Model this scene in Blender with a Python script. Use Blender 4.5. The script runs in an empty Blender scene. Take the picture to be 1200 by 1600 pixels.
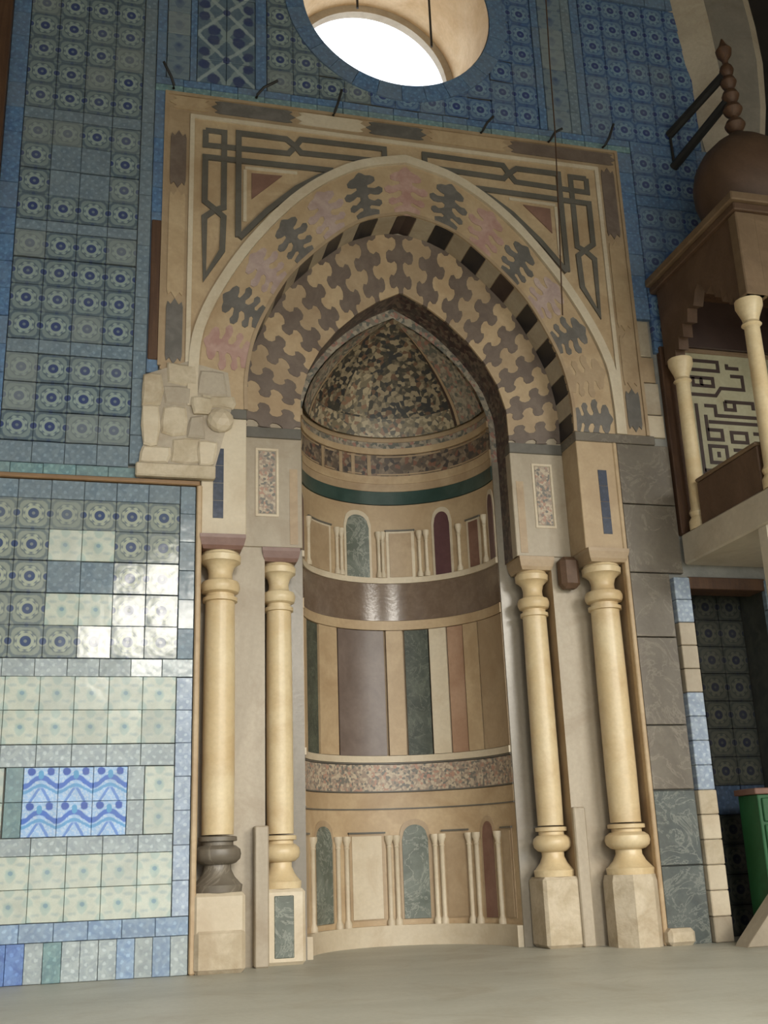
import bpy, bmesh, math, random
from mathutils import Matrix, Vector
R = math.radians
sc = bpy.context.scene
COL = sc.collection
random.seed(7)

# ------------------------------------------------------------------ camera
FPX = 1700.0
yaw, pitch, roll = R(15.0095), R(17.5157), R(-2.10985)
fw = Vector((math.sin(yaw)*math.cos(pitch), math.cos(yaw)*math.cos(pitch), math.sin(pitch)))
rt = Vector((math.cos(yaw), -math.sin(yaw), 0)); up = rt.cross(fw)
r2 = rt*math.cos(roll) + up*math.sin(roll); u2 = -rt*math.sin(roll) + up*math.cos(roll)
cd = bpy.data.cameras.new('camera'); cam = bpy.data.objects.new('camera', cd); COL.objects.link(cam)
m = Matrix((r2, u2, -fw)).transposed().to_4x4(); m.translation = Vector((0, -8.5, 0.767)); cam.matrix_world = m
cd.sensor_fit = 'VERTICAL'; cd.sensor_height = 24; cd.lens = 24*FPX/1600; cd.clip_start = 0.05
sc.camera = cam

# ------------------------------------------------------------------ sky, daylight, exposure
world = bpy.data.worlds.new('sky'); sc.world = world; world.use_nodes = True
bg = world.node_tree.nodes['Background']; bg.inputs[0].default_value = (0.86, 0.93, 1.0, 1); bg.inputs[1].default_value = 2.6
def area(name, loc, target, sx, sy, power, color):
    l = bpy.data.lights.new(name, 'AREA'); l.shape = 'RECTANGLE'; l.size = sx; l.size_y = sy
    l.energy = power; l.color = color
    o = bpy.data.objects.new(name, l); COL.objects.link(o); o.location = loc
    o.rotation_euler = (Vector(target)-Vector(loc)).to_track_quat('-Z', 'Y').to_euler()
    return o
# daylight of the open courtyard sky, entering through the arcade behind the camera
area('courtyard_daylight', (5.8, -14.5, 8.0), (2.0, 0, 1.2), 11, 6, 7900, (1.0, 0.94, 0.82))
sc.view_settings.view_transform = 'Standard'; sc.view_settings.look = 'None'
sc.view_settings.exposure = 0.0; sc.view_settings.gamma = 1.0; sc.view_settings.use_curve_mapping = False

# ------------------------------------------------------------------ node expression helper
class X:
    def __init__(s, nt, v): s.nt, s.v = nt, v
    def op(s, o, b=None, c=None):
        n = s.nt.nodes.new('ShaderNodeMath'); n.operation = o
        for i, q in enumerate((s, b, c)):
            if q is None: continue
            q = q.v if isinstance(q, X) else q
            if isinstance(q, (int, float)): n.inputs[i].default_value = q
            else: s.nt.links.new(q, n.inputs[i])
        return X(s.nt, n.outputs[0])
    def __add__(s, b): return s.op('ADD', b)
    def __sub__(s, b): return s.op('SUBTRACT', b)
    def __mul__(s, b): return s.op('MULTIPLY', b)
    def __truediv__(s, b): return s.op('DIVIDE', b)
    def abs(s): return s.op('ABSOLUTE')
    def sqrt(s): return s.op('SQRT')
    def sin(s): return s.op('SINE')
    def cos(s): return s.op('COSINE')
    def fract(s): return s.op('FRACT')
    def min(s, b): return s.op('MINIMUM', b)
    def max(s, b): return s.op('MAXIMUM', b)
    def step(s, lo, hi):                       # smooth 0..1 from lo to hi (hi<lo falls)
        n = s.nt.nodes.new('ShaderNodeMapRange'); n.interpolation_type = 'SMOOTHSTEP'
        inv = hi < lo
        n.inputs[1].default_value = min(lo, hi); n.inputs[2].default_value = max(lo, hi)
        n.inputs[3].default_value = 1.0 if inv else 0.0; n.inputs[4].default_value = 0.0 if inv else 1.0
        s.nt.links.new(s.v, n.inputs[0]); return X(s.nt, n.outputs[0])
def hyp(a, b): return (a*a + b*b).sqrt()

class Mat:
    def __init__(s, name, rough=0.5, spec=0.5):
        s.m = bpy.data.materials.new(name); s.m.use_nodes = True; s.nt = s.m.node_tree
        s.b = s.nt.nodes['Principled BSDF']; s.b.inputs['Roughness'].default_value = rough
        s.b.inputs['Specular IOR Level'].default_value = spec
        s.tc = s.nt.nodes.new('ShaderNodeTexCoord'); s.geo = s.nt.nodes.new('ShaderNodeNewGeometry')
        s.oi = s.nt.nodes.new('ShaderNodeObjectInfo')
    def xyz(s, world=False):
        n = s.nt.nodes.new('ShaderNodeSeparateXYZ')
        s.nt.links.new(s.geo.outputs['Position'] if world else s.tc.outputs['Object'], n.inputs[0])
        return [X(s.nt, n.outputs[i]) for i in range(3)]
    def rnd(s): return X(s.nt, s.oi.outputs['Random'])
    def noise(s, scale, detail=4, rough=0.55, world=True, dist=0.0, stretch=None):
        n = s.nt.nodes.new('ShaderNodeTexNoise'); n.inputs['Scale'].default_value = scale
        n.inputs['Detail'].default_value = detail; n.inputs['Roughness'].default_value = rough
        n.inputs['Distortion'].default_value = dist
        src = s.geo.outputs['Position'] if world else s.tc.outputs['Object']
        if stretch:
            mp = s.nt.nodes.new('ShaderNodeMapping'); mp.inputs['Scale'].default_value = stretch
            s.nt.links.new(src, mp.inputs[0]); src = mp.outputs[0]
        s.nt.links.new(src, n.inputs['Vector']); return X(s.nt, n.outputs[0])
    def voro(s, scale, feature='F1', world=True):
        n = s.nt.nodes.new('ShaderNodeTexVoronoi'); n.feature = feature; n.inputs['Scale'].default_value = scale
        s.nt.links.new(s.geo.outputs['Position'] if world else s.tc.outputs['Object'], n.inputs['Vector'])
        return n
    def mix(s, f, a, b):
        n = s.nt.nodes.new('ShaderNodeMix'); n.data_type = 'RGBA'
        f = f.v if isinstance(f, X) else f
        for sock, v in ((n.inputs[0], f), (n.inputs[6], a), (n.inputs[7], b)):
            if isinstance(v, (int, float)): sock.default_value = v
            elif isinstance(v, tuple): sock.default_value = (*v, 1)
            else: s.nt.links.new(v, sock)
        return n.outputs[2]
    def color(s, c):
        if isinstance(c, tuple): s.b.inputs['Base Color'].default_value = (*c, 1)
        else: s.nt.links.new(c, s.b.inputs['Base Color'])
        return s
    def rough(s, v): s.nt.links.new(v.v, s.b.inputs['Roughness']); return s
    def bump(s, h, strength=0.2, dist=0.01):
        n = s.nt.nodes.new('ShaderNodeBump'); n.inputs['Strength'].default_value = strength; n.inputs['Distance'].default_value = dist
        s.nt.links.new(h.v, n.inputs['Height']); s.nt.links.new(n.outputs[0], s.b.inputs['Normal']); return s

def marble(name, a, b, vein=None, scale=3.0, rough=0.4, bump=0.1, var=0.25, fine=30, stretch=None):
    k = Mat(name, rough)
    n = k.noise(scale, 5, 0.6, dist=0.6, stretch=stretch)
    c = k.mix(n.step(0.32, 0.68), a, b)
    dark = tuple(q*0.6 for q in a)
    c = k.mix(k.noise(fine, 3)*0.5, c, dark) if fine else c
    if vein:
        v = k.noise(scale*0.8, 6, 0.65, dist=1.5)
        c = k.mix((v-0.5).abs().step(0.03, 0.0)*0.75, c, vein)
    c = k.mix(k.noise(1.9, 6, .65, dist=.8).step(.48, .70)*.38, c, tuple(q*w for q, w in zip(a, (.62, .52, .42))))
    c = k.mix(k.rnd()*var, c, dark)
    k.color(c).bump(k.noise(fine or 30, 4), bump)
    return k.m

MAT = {}
MAT['cream'] = marble('cream_marble', (.45, .32, .185), (.56, .42, .255), rough=.5)
MAT['cream_pale'] = marble('pale_cream_marble', (.60, .50, .355), (.68, .59, .44), rough=.5)
MAT['ivory'] = marble('ivory_column_marble', (.66, .50, .28), (.76, .63, .40), rough=.38, scale=2.2, var=.1)
MAT['tan'] = marble('tan_marble', (.38, .27, .16), (.48, .355, .22), rough=.45)
MAT['greybeige'] = marble('grey_beige_marble', (.38, .315, .225), (.48, .405, .30), rough=.45, stretch=(1, 1, .25))
MAT['post'] = marble('polished_grey_marble', (.25, .215, .165), (.34, .30, .235), rough=.28, stretch=(1, 1, .3))
MAT['slab'] = marble('dark_grey_marble_slab', (.145, .12, .09), (.20, .172, .13), vein=(.25, .215, .165), rough=.42, var=.35)
MAT['strap'] = marble('grey_strapwork_stone', (.115, .105, .085), (.16, .145, .12), rough=.5)
MAT['greyjog'] = marble('grey_joggle_stone', (.125, .115, .10), (.20, .18, .16), rough=.5, scale=6)
MAT['brownjog'] = marble('brown_grey_voussoir_stone', (.15, .11, .085), (.21, .16, .125), rough=.5, scale=6)
MAT['pink'] = marble('pink_stone', (.42, .24, .20), (.54, .37, .30), rough=.5, scale=7)
MAT['purplepink'] = marble('mauve_stone', (.40, .29, .26), (.52, .40, .34), rough=.5, scale=7)
MAT['redbrown'] = marble('red_brown_porphyry', (.17, .08, .055), (.24, .13, .095), rough=.35)
MAT['redinlay'] = marble('red_inlay_stone', (.22, .12, .085), (.30, .17, .125), rough=.5)
MAT['redpanel'] = marble('red_marble_panel', (.36, .21, .13), (.46, .30, .20), rough=.42)
MAT['purple'] = marble('purple_porphyry', (.15, .11, .09), (.205, .155, .13), rough=.38, scale=4)
MAT['plum'] = marble('dark_plum_porphyry', (.10, .045, .05), (.14, .07, .07), rough=.3)
MAT['brownband'] = marble('brown_polished_band', (.165, .115, .08), (.215, .155, .11), rough=.2, scale=9)
MAT['green'] = marble('green_serpentine', (.035, .042, .03), (.09, .10, .07), vein=(.12, .13, .095), rough=.5, scale=7, var=.1)
MAT['greenlight'] = marble('grey_green_serpentine', (.10, .115, .09), (.18, .20, .165), vein=(.28, .29, .24), rough=.42, scale=5, var=.1)
MAT['greenband'] = marble('dark_green_band', (.03, .06, .05), (.06, .10, .085), rough=.3)
MAT['black'] = marble('black_stone', (.012, .011, .012), (.022, .018, .018), rough=.4, fine=0, bump=.05, var=.1)
MAT['blackbrown'] = marble('brown_black_stone', (.035, .020, .016), (.05, .03, .024), rough=.4, fine=0, var=.1)
MAT['stone'] = marble('rough_limestone', (.50, .41, .28), (.68, .585, .44), rough=.85, bump=.6, scale=5)
MAT['plaster'] = marble('old_plaster', (.42, .355, .27), (.55, .475, .37), rough=.85, bump=.4, scale=1.4)
MAT['minbar'] = marble('warm_pulpit_stone', (.17, .11, .06), (.25, .165, .095), rough=.6, bump=.3)
MAT['minbarred'] = marble('red_brown_pulpit_stone', (.095, .052, .028), (.15, .085, .05), rough=.6, bump=.3)
MAT['minbarslab'] = marble('pale_pulpit_slab', (.50, .435, .33), (.60, .53, .41), rough=.45)
MAT['wood'] = marble('dark_brown_wood', (.075, .035, .018), (.13, .065, .03), rough=.6, stretch=(8, 8, .6), bump=.3)
MAT['gilt'] = marble('gilded_wood_strip', (.22, .12, .05), (.34, .20, .085), rough=.5, stretch=(.6, 8, 8))
MAT['iron'] = marble('black_iron', (.012, .011, .010), (.02, .018, .016), rough=.6, fine=0)
MAT['greenpaint'] = marble('green_painted_wood', (.012, .075, .02), (.02, .12, .04), rough=.5, fine=0)
MAT['grout'] = marble('dusty_mortar', (.27, .265, .24), (.36, .345, .30), rough=.9, bump=.4)
MAT['shade'] = marble('dim_plaster', (.20, .18, .15), (.27, .24, .20), rough=.9)
MAT['darktile'] = marble('grimy_dark_tile', (.035, .037, .03), (.075, .075, .055), rough=.3, scale=9, fine=20)  # shade of the recess under the pulpit is put into this dark colour
MAT['kufic'] = marble('greenish_cream_panel', (.34, .315, .20), (.42, .39, .265), rough=.45)
MAT['floor'] = marble('grey_stone_floor', (.46, .45, .375), (.58, .57, .485), rough=.5, scale=.9, bump=.12, stretch=(.5, 1.4, 1))

def mosaic(name, cols, scale, rough=.45, contrast=(.35, .65)):
    k = Mat(name, rough); v = k.voro(scale); vd = X(k.nt, v.outputs['Distance'])
    sep = k.nt.nodes.new('ShaderNodeSeparateColor'); k.nt.links.new(v.outputs['Color'], sep.inputs[0])
    r = X(k.nt, sep.outputs[0]); n = k.noise(scale*.35, 3, .6)
    q = r*.45 + n*.75 - .1
    c = k.mix(q.step(*contrast), cols[0], cols[1])
    c = k.mix(X(k.nt, sep.outputs[1]).step(.72, .76), c, cols[2])
    c = k.mix(X(k.nt, sep.outputs[2]).step(.85, .88), c, cols[3])
    k.color(c); return k.m
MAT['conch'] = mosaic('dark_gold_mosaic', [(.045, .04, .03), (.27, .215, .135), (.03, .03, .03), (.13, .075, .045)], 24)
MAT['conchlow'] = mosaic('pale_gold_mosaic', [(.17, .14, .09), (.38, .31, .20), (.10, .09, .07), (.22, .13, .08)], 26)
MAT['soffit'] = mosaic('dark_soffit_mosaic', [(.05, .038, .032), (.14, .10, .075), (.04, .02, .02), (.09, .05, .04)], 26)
MAT['border'] = mosaic('pale_border_mosaic', [(.20, .17, .13), (.34, .29, .215), (.12, .12, .10), (.30, .16, .12)], 30)
MAT['frieze'] = mosaic('brown_frieze_mosaic', [(.10, .075, .055), (.23, .175, .12), (.06, .05, .045), (.18, .09, .06)], 24)
MAT['inlay'] = mosaic('fine_inlay', [(.26, .20, .155), (.44, .36, .26), (.15, .14, .12), (.36, .21, .15)], 48)

# ---- glazed tiles (patterns in each tile's own coordinates, tile 0.25 m)
def tilefinish(k, c, rough=.17):
    c = k.mix(k.noise(9, 4)*.55, c, (.15, .16, .16) if 'grimy' not in k.m.name else (.03, .03, .026))
    k.color(c); k.b.inputs['Roughness'].default_value = rough*.75; k.b.inputs['Specular IOR Level'].default_value = .36
    k.bump(k.noise(7, 2), .2, .012)
    return k.m
def star_tile(name, bgc, ringc, dotc, fade):
    k = Mat(name); x, y, z = k.xyz(); x = x/.25; z = z/.25
    r = hyp(x, z); th = z.op('ARCTAN2', x)
    c8 = (th*8).cos()
    n = k.noise(60, 2, world=False)
    c = k.mix(k.noise(5, 3).step(.35, .65)*.5, bgc, tuple(v*.7 for v in bgc))
    leaf = (r + (th*4).cos()*.05 + n*.05).step(.50, .46)*(r + n*.06).step(.36, .40)
    c = k.mix(leaf*.55, c, ringc)
    c = k.mix((r + c8*.025).step(.325, .295), c, ringc)
    c = k.mix((r - .265).abs().step(.022, .010)*(c8*.5+.5)*.8, c, dotc)
    c = k.mix(r.step(.175, .150), c, dotc)
    c = k.mix(r.step(.06, .04)*.45, c, ringc)
    e = hyp(x.abs()-.5, z); c = k.mix(e.step(.165, .145)*.55, c, ringc); c = k.mix(e.step(.115, .095), c, dotc)
    f = hyp(x.abs()-.5, z.abs()-.5); c = k.mix(f.step(.14, .12)*.35, c, ringc); c = k.mix(f.step(.06, .045)*.6, c, dotc)
    g = hyp(x, z.abs()-.5); c = k.mix(g.step(.07, .05)*.5, c, dotc)
    c = k.mix((k.rnd()*1.0).step(.55, 1.0)*fade, c, (.26, .29, .27) if 'grimy' not in k.m.name else (.05, .05, .04))
    return tilefinish(k, c)
MAT['star'] = star_tile('blue_star_tile', (.085, .13, .17), (.30, .38, .35), (.018, .04, .16), .55)
MAT['star_dark'] = star_tile('grimy_star_tile', (.022, .025, .022), (.055, .056, .04), (.008, .01, .022), .1)  # star tile with the recess shade put into its colours
MAT['star_blue'] = star_tile('deep_blue_star_tile', (.05, .125, .30), (.19, .32, .44), (.012, .035, .19), .25)
MAT['star_low'] = star_tile('grey_green_star_tile', (.16, .20, .21), (.42, .46, .36), (.03, .06, .17), .5)  # greyer green: reflection on the low tiles is put into their colour
def floral_tile(name, base, a, b, s=2.0):
    k = Mat(name); x, y, z = k.xyz(); x = x/.25; z = z/.25
    n = k.noise(28, 3, world=False)
    ax = x.abs(); 
    w = ((ax*(6.28*s)).cos() + (z*(6.28*s) + (ax*6.28).cos()*1.4).cos() + (n-.5)*1.4)
    c = k.mix(w.step(.2, 1.3)*.7, base, a)
    c = k.mix((k.noise(70, 3, .7, world=False, stretch=(1, 1, 2.2))-.5).abs().step(.07, .0)*.4, c, a)
    d = hyp((ax-.27)*.6, (z.abs()-.24)*1.5); c = k.mix((d+(n-.5)*.16).step(.11, .02)*.35, c, b)
    d = hyp(x, z); c = k.mix((d+(n-.5)*.16).step(.17, .08)*.9, c, a); c = k.mix((d+(n-.5)*.05).step(.08, .05)*.8, c, b)
    e = hyp(ax-.5, z.abs()-.5); c = k.mix((e+(n-.5)*.05).step(.15, .11)*.7, c, a)
    c = k.mix(k.rnd().step(.4, 1.0)*.35, c, (.36, .38, .34))
    return tilefinish(k, c, .2)
MAT['floral'] = floral_tile('pale_floral_tile', (.66, .68, .57), (.42, .54, .50), (.20, .33, .42))
def vivid_tile():
    k = Mat('vivid_blue_white_tile'); x, y, z = k.xyz(); x = x/.25; z = z/.25; ax = x.abs(); n = k.noise(30, 3, world=False)
    c = k.mix((n-.5).abs().step(.0, .12)*.5, (.34, .54, .84), (.72, .80, .88))
    wv = (z-.08-(x*6.28).cos()*.13+(n-.5)*.1).abs(); c = k.mix(wv.step(.10, .06), c, (.06, .16, .58))
    wv = (z+.12-(x*6.28).cos()*.10+(n-.5)*.1).abs(); c = k.mix(wv.step(.06, .03)*.9, c, (.10, .34, .66))
    c = k.mix((hyp(ax-.27, z-.37)+(n-.5)*.08).step(.13, .09), c, (.03, .09, .45))
    c = k.mix((hyp(x, (z-.28)*.7)+(n-.5)*.08).step(.10, .07), c, (.10, .36, .66))
    c = k.mix(((ax-.16+(z+.3)*.6).abs()+(n-.5)*.06).step(.06, .03)*(z+.05).step(.0, -.08), c, (.14, .28, .68))
    return tilefinish(k, c, .25)
MAT['vivid'] = vivid_tile()
def arab_tile():
    k = Mat('arabesque_tile'); x, y, z = k.xyz(True); n = k.noise(18, 3)
    a = ((x-.91)/.275).abs(); b = (((z-7.65)/.55).fract()*2-1).abs()
    c = k.mix(n.step(.4, .6)*.5, (.085, .14, .20), (.13, .20, .26))
    c = k.mix((a*1.4+b-1.0+(n-.5)*.25).abs().step(.20, .12)*.8, c, (.30, .38, .38))
    c = k.mix(((a-b).abs()+(n-.5)*.2).step(.12, .05)*.9, c, (.36, .44, .44))
    c = k.mix((hyp(a-.42, b-.8)+(n-.5)*.15).step(.24, .17), c, (.02, .04, .14))
    c = k.mix((hyp(a-.75, b-.25)+(n-.5)*.15).step(.22, .15), c, (.02, .04, .14))
    c = k.mix((hyp(a, b)+(n-.5)*.1).step(.16, .10), c, (.03, .05, .16))
    return tilefinish(k, c)
MAT['arab'] = arab_tile()
MAT['scroll'] = floral_tile('scroll_tile', (.20, .27, .31), (.08, .13, .23), (.05, .09, .2), 1.5)
def plain_tile(name, a, b, fade=.4):
    k = Mat(name); x, y, z = k.xyz()
    n = k.noise(14, 4, .6, dist=1.0); c = k.mix(n.step(.38, .62), a, b)
    c = k.mix(((x*75).sin()*(z*75).sin() + (k.noise(35, 2)-.5)*2).step(.4, .9)*.35, c, tuple(min(1, v*1.9) for v in b))
    c = k.mix(k.rnd()*fade, c, (.22, .25, .26))
    return tilefinish(k, c, .2)
MAT['bluetile'] = plain_tile('blue_border_tile', (.06, .14, .30), (.10, .22, .40))
MAT['bluetile_dark'] = plain_tile('grimy_blue_tile', (.02, .035, .065), (.03, .05, .085), .1)  # blue tile darkened in colour for the recess shade
MAT['greytile'] = plain_tile('grey_blue_border_tile', (.13, .19, .25), (.19, .26, .31))
MAT['greylow'] = plain_tile('pale_grey_border_tile', (.36, .42, .44), (.47, .53, .53), .3)
MAT['bluelow'] = plain_tile('light_blue_border_tile', (.20, .31, .50), (.30, .42, .58), .3)
MAT['turq'] = plain_tile('turquoise_border_tile', (.13, .25, .28), (.20, .34, .34))
MAT['cobalt'] = plain_tile('cobalt_skirting_tile', (.08, .16, .46), (.14, .26, .58), .1)
MAT['bluestrip'] = plain_tile('navy_inlay_tile', (.022, .03, .065), (.035, .045, .09), .1)
MAT['paleblue'] = plain_tile('pale_blue_tile', (.34, .42, .55), (.46, .54, .66), .2)

# ------------------------------------------------------------------ mesh helpers
def link(name, me, mat, parent=None, smooth=False):
    o = bpy.data.objects.new(name, me); COL.objects.link(o)
    if mat and not me.materials: me.materials.append(MAT[mat] if isinstance(mat, str) else mat)
    if parent: o.parent = parent
    if smooth:
        for p in me.polygons: p.use_smooth = True
        me.set_sharp_from_angle(angle=R(38))
    return o
def mesh(name, v, f):
    me = bpy.data.meshes.new(name); me.from_pydata(v, [], f); me.update()
    bm = bmesh.new(); bm.from_mesh(me); bmesh.ops.recalc_face_normals(bm, faces=bm.faces); bm.to_mesh(me); bm.free()
    return me
def tag(o, label=None, cat=None, group=None, kind=None):
    for k, v in (('label', label), ('category', cat), ('group', group), ('kind', kind)):
        if v: o[k] = v
    return o
def empty(name, loc=(0, 0, 0)):
    o = bpy.data.objects.new(name, None); COL.objects.link(o); o.location = loc; o.empty_display_size = .1; return o
def slab(name, pts, yf, yb, mat, parent=None, bevel=0.0):
    """polygon pts (x,z) facing the hall at y=yf, thickness to yb"""
    n = len(pts)
    if bevel:
        cx = sum(p[0] for p in pts)/n; cz = sum(p[1] for p in pts)/n
        def ins(p):
            d = math.hypot(p[0]-cx, p[1]-cz) or 1; k = max(0, 1-bevel/d); return (cx+(p[0]-cx)*k, cz+(p[1]-cz)*k)
        v = [(ins(p)[0], yf, ins(p)[1]) for p in pts] + [(p[0], yf+bevel*.7, p[1]) for p in pts] + [(p[0], yb, p[1]) for p in pts]
        f = [list(range(n))] + [[i, (i+1) % n, n+(i+1) % n, n+i] for i in range(n)] + [[n+i, n+(i+1) % n, 2*n+(i+1) % n, 2*n+i] for i in range(n)] + [list(range(3*n-1, 2*n-1, -1))]
    else:
        v = [(p[0], yf, p[1]) for p in pts] + [(p[0], yb, p[1]) for p in pts]
        f = [list(range(n))] + [[i, (i+1) % n, n+(i+1) % n, n+i] for i in range(n)] + [list(range(2*n-1, n-1, -1))]
    return link(name, mesh(name, v, f), mat, parent)
def rect(x0, x1, z0, z1): return [(x0, z0), (x1, z0), (x1, z1), (x0, z1)]
def holed(name, outer, holes, yf, yd, mat, parent=None, rev=True):
    """plane with holes at y=yf whose hole edges run back to y=yd"""
    bm = bmesh.new(); E = []
    loops = []
    for lp in [outer]+holes:
        vs = [bm.verts.new((p[0], yf, p[1])) for p in lp]; loops.append(vs)
        E += [bm.edges.new((vs[i], vs[(i+1) % len(vs)])) for i in range(len(vs))]
    bmesh.ops.triangle_fill(bm, use_beauty=True, use_dissolve=False, edges=E)
    if rev:
        for vs in loops[1:]:
            b = [bm.verts.new((q.co.x, yd, q.co.z)) for q in vs]
            for i in range(len(vs)):
                j = (i+1) % len(vs); bm.faces.new((vs[i], vs[j], b[j], b[i]))
    bmesh.ops.recalc_face_normals(bm, faces=bm.faces)
    me = bpy.data.meshes.new(name); bm.to_mesh(me); bm.free()
    return link(name, me, mat, parent)
def boxm(x0, x1, y0, y1, z0, z1, bev=0.0):
    bm = bmesh.new(); bmesh.ops.create_cube(bm, size=1)
    for v in bm.verts: v.co = Vector(((x0+x1)/2+v.co.x*(x1-x0), (y0+y1)/2+v.co.y*(y1-y0), (z0+z1)/2+v.co.z*(z1-z0)))
    if bev: bmesh.ops.bevel(bm, geom=bm.edges[:]+bm.verts[:], offset=bev, segments=1, affect='EDGES')
    me = bpy.data.meshes.new('box'); bm.to_mesh(me); bm.free(); return me
def box(name, x0, x1, y0, y1, z0, z1, mat, parent=None, bev=0.006):
    return link(name, boxm(x0, x1, y0, y1, z0, z1, bev), mat, parent)
def lathe(name, prof, mat, parent=None, n=24, loc=(0, 0, 0), smooth=True, rot=0.0, squash=1):
    v, f = [], []
    for r, z in prof:
        for i in range(n):
            a = 2*math.pi*i/n+rot; v.append((loc[0]+r*math.cos(a), loc[1]+r*math.sin(a)*squash, loc[2]+z))
    for k in range(len(prof)-1):
        for i in range(n): j = (i+1) % n; f.append([k*n+i, k*n+j, (k+1)*n+j, (k+1)*n+i])
    f.append(list(range(n-1, -1, -1))); f.append([(len(prof)-1)*n+i for i in range(n)])
    return link(name, mesh(name, v, f), mat, parent, smooth)
def tube(name, pts, r, mat, parent=None, n=8):
    pts = [Vector(p) for p in pts]; v, f = [], []
    for i, p in enumerate(pts):
        d = (pts[min(i+1, len(pts)-1)]-pts[max(i-1, 0)]).normalized()
        a = d.orthogonal().normalized() if abs(d.y) > .99 else d.cross(Vector((0, 1, 0))).normalized(); b = d.cross(a)
        for k in range(n): t = 2*math.pi*k/n; v.append(p+(a*math.cos(t)+b*math.sin(t))*r)
    for i in range(len(pts)-1):
        for k in range(n): j = (k+1) % n; f.append([i*n+k, i*n+j, (i+1)*n+j, (i+1)*n+k])
    f.append(list(range(n))); f.append([(len(pts)-1)*n+k for k in range(n)])
    return link(name, mesh(name, [tuple(q) for q in v], f), mat, parent, True)
def strips(name, lines, w, yf, yb, mat, parent, slope=0):
    """one inlaid band following a polyline (x,z)"""
    v, f = [], []
    for pts in lines:
        n = len(pts); base = len(v); closed = pts[0] == pts[-1]
        P = [Vector(p) for p in pts]
        L, Rr = [], []
        for i, p in enumerate(P):
            a = P[i-1] if i else (P[-2] if closed else None); b = P[i+1] if i < n-1 else (P[1] if closed else None)
            d1 = (p-a).normalized() if a is not None else (b-p).normalized()
            d2 = (b-p).normalized() if b is not None else d1
            t = (d1+d2); t = t.normalized() if t.length > 1e-6 else d1
            nn = Vector((-t.y, t.x)); k = 1/max(.5, abs(nn.dot(Vector((-d1.y, d1.x)))))
            L.append(p+nn*w/2*k); Rr.append(p-nn*w/2*k)
        for i in range(n):
            for q in (L[i], Rr[i]): v += [(q.x, yf-.0009*i*slope, q.y), (q.x, yb, q.y)]
        for i in range(n-1):
            a = base+4*i; b = a+4
            f += [[a, b, b+2, a+2], [a, a+1, b+1, b], [a+2, b+2, b+3, a+3]]
        f += [[base, base+2, base+3, base+1], [base+4*(n-1), base+4*(n-1)+1, base+4*(n-1)+3, base+4*(n-1)+2]]
    return link(name, mesh(name, v, f), mat, parent)

XC = 2.61           # axis of the prayer niche
D1, D2 = .33, .66   # depths of the two orders
def catmull(P, n=10):
    out = []
    for i in range(len(P)-1):
        a = P[max(i-1, 0)]; b = P[i]; c = P[i+1]; d = P[min(i+2, len(P)-1)]
        for k in range(n):
            t = k/n
            out.append(tuple(.5*((2*b[j])+(-a[j]+c[j])*t+(2*a[j]-5*b[j]+4*c[j]-d[j])*t*t+(-a[j]+3*b[j]-3*c[j]+d[j])*t**3) for j in (0, 1)))
    out.append(P[-1]); return out
class Arch:
    def __init__(s, half):
        h = catmull(half); pts = [(-a, b) for a, b in h] + [p for p in reversed(h[:-1])]
        s.h = h; s.p = pts; s.c = [0]
        for i in range(1, len(pts)): s.c.append(s.c[-1]+math.dist(pts[i-1], pts[i]))
    def __call__(s, t):
        d = min(max(t, 0), 1)*s.c[-1]
        for i in range(1, len(s.c)):
            if s.c[i] >= d:
                k = (d-s.c[i-1])/(s.c[i]-s.c[i-1]); a, b = s.p[i-1], s.p[i]
                return (XC+a[0]+(b[0]-a[0])*k, a[1]+(b[1]-a[1])*k)
    def poly(s, n=60): return [s(i/n) for i in range(n+1)]
A1 = Arch([(1.5, 4.40), (1.5, 4.70), (1.44, 5.05), (1.32, 5.36), (1.10, 5.75), (.73, 6.14), (.40, 6.38), (0, 6.49)])
AB = Arch([(1.90, 4.40), (1.90, 4.70), (1.86, 5.09), (1.68, 5.54), (1.37, 6.05), (.95, 6.54), (.48, 6.87), (0, 7.01)])
A2 = Arch([(.98, 4.36), (.975, 4.68), (.93, 4.87), (.84, 5.09), (.62, 5.39), (.32, 5.66), (0, 5.84)])
A3 = Arch([(.92, 4.36), (.915, 4.68), (.87, 4.87), (.785, 5.07), (.58, 5.34), (.30, 5.575), (0, 5.74)])
def lerp(a, b, t): return (a[0]+(b[0]-a[0])*t, a[1]+(b[1]-a[1])*t)

# ------------------------------------------------------------------ the room
def structure(o): o['kind'] = 'structure'; return o
RX0, RX1, RY, RZ = -9.0, 11.5, -10.0, 11.5
OC = (2.61, 8.90); OR = .98     # round window
circ = [(OC[0]+OR*math.cos(2*math.pi*i/64), OC[1]+OR*math.sin(2*math.pi*i/64)) for i in range(64)]
recess = [(XC-1.87, -.05), (XC-1.87, 4.40)] + A1.poly() + [(XC+1.87, 4.40), (XC+1.87, -.05)]
outer = [(RX0, -.05), (XC-1.87, -.05)] + recess[1:-1] + [(XC+1.87, -.05), (5.10, -.05), (5.10, 3.04), (5.84, 3.04), (5.84, -.05), (RX1, -.05), (RX1, RZ), (RX0, RZ)]
wall = structure(holed('wall_back', outer, [circ], .05, 1.15, 'grout'))
tag(wall, 'blue tiled wall holding the carved prayer niche and the round window')
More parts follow.
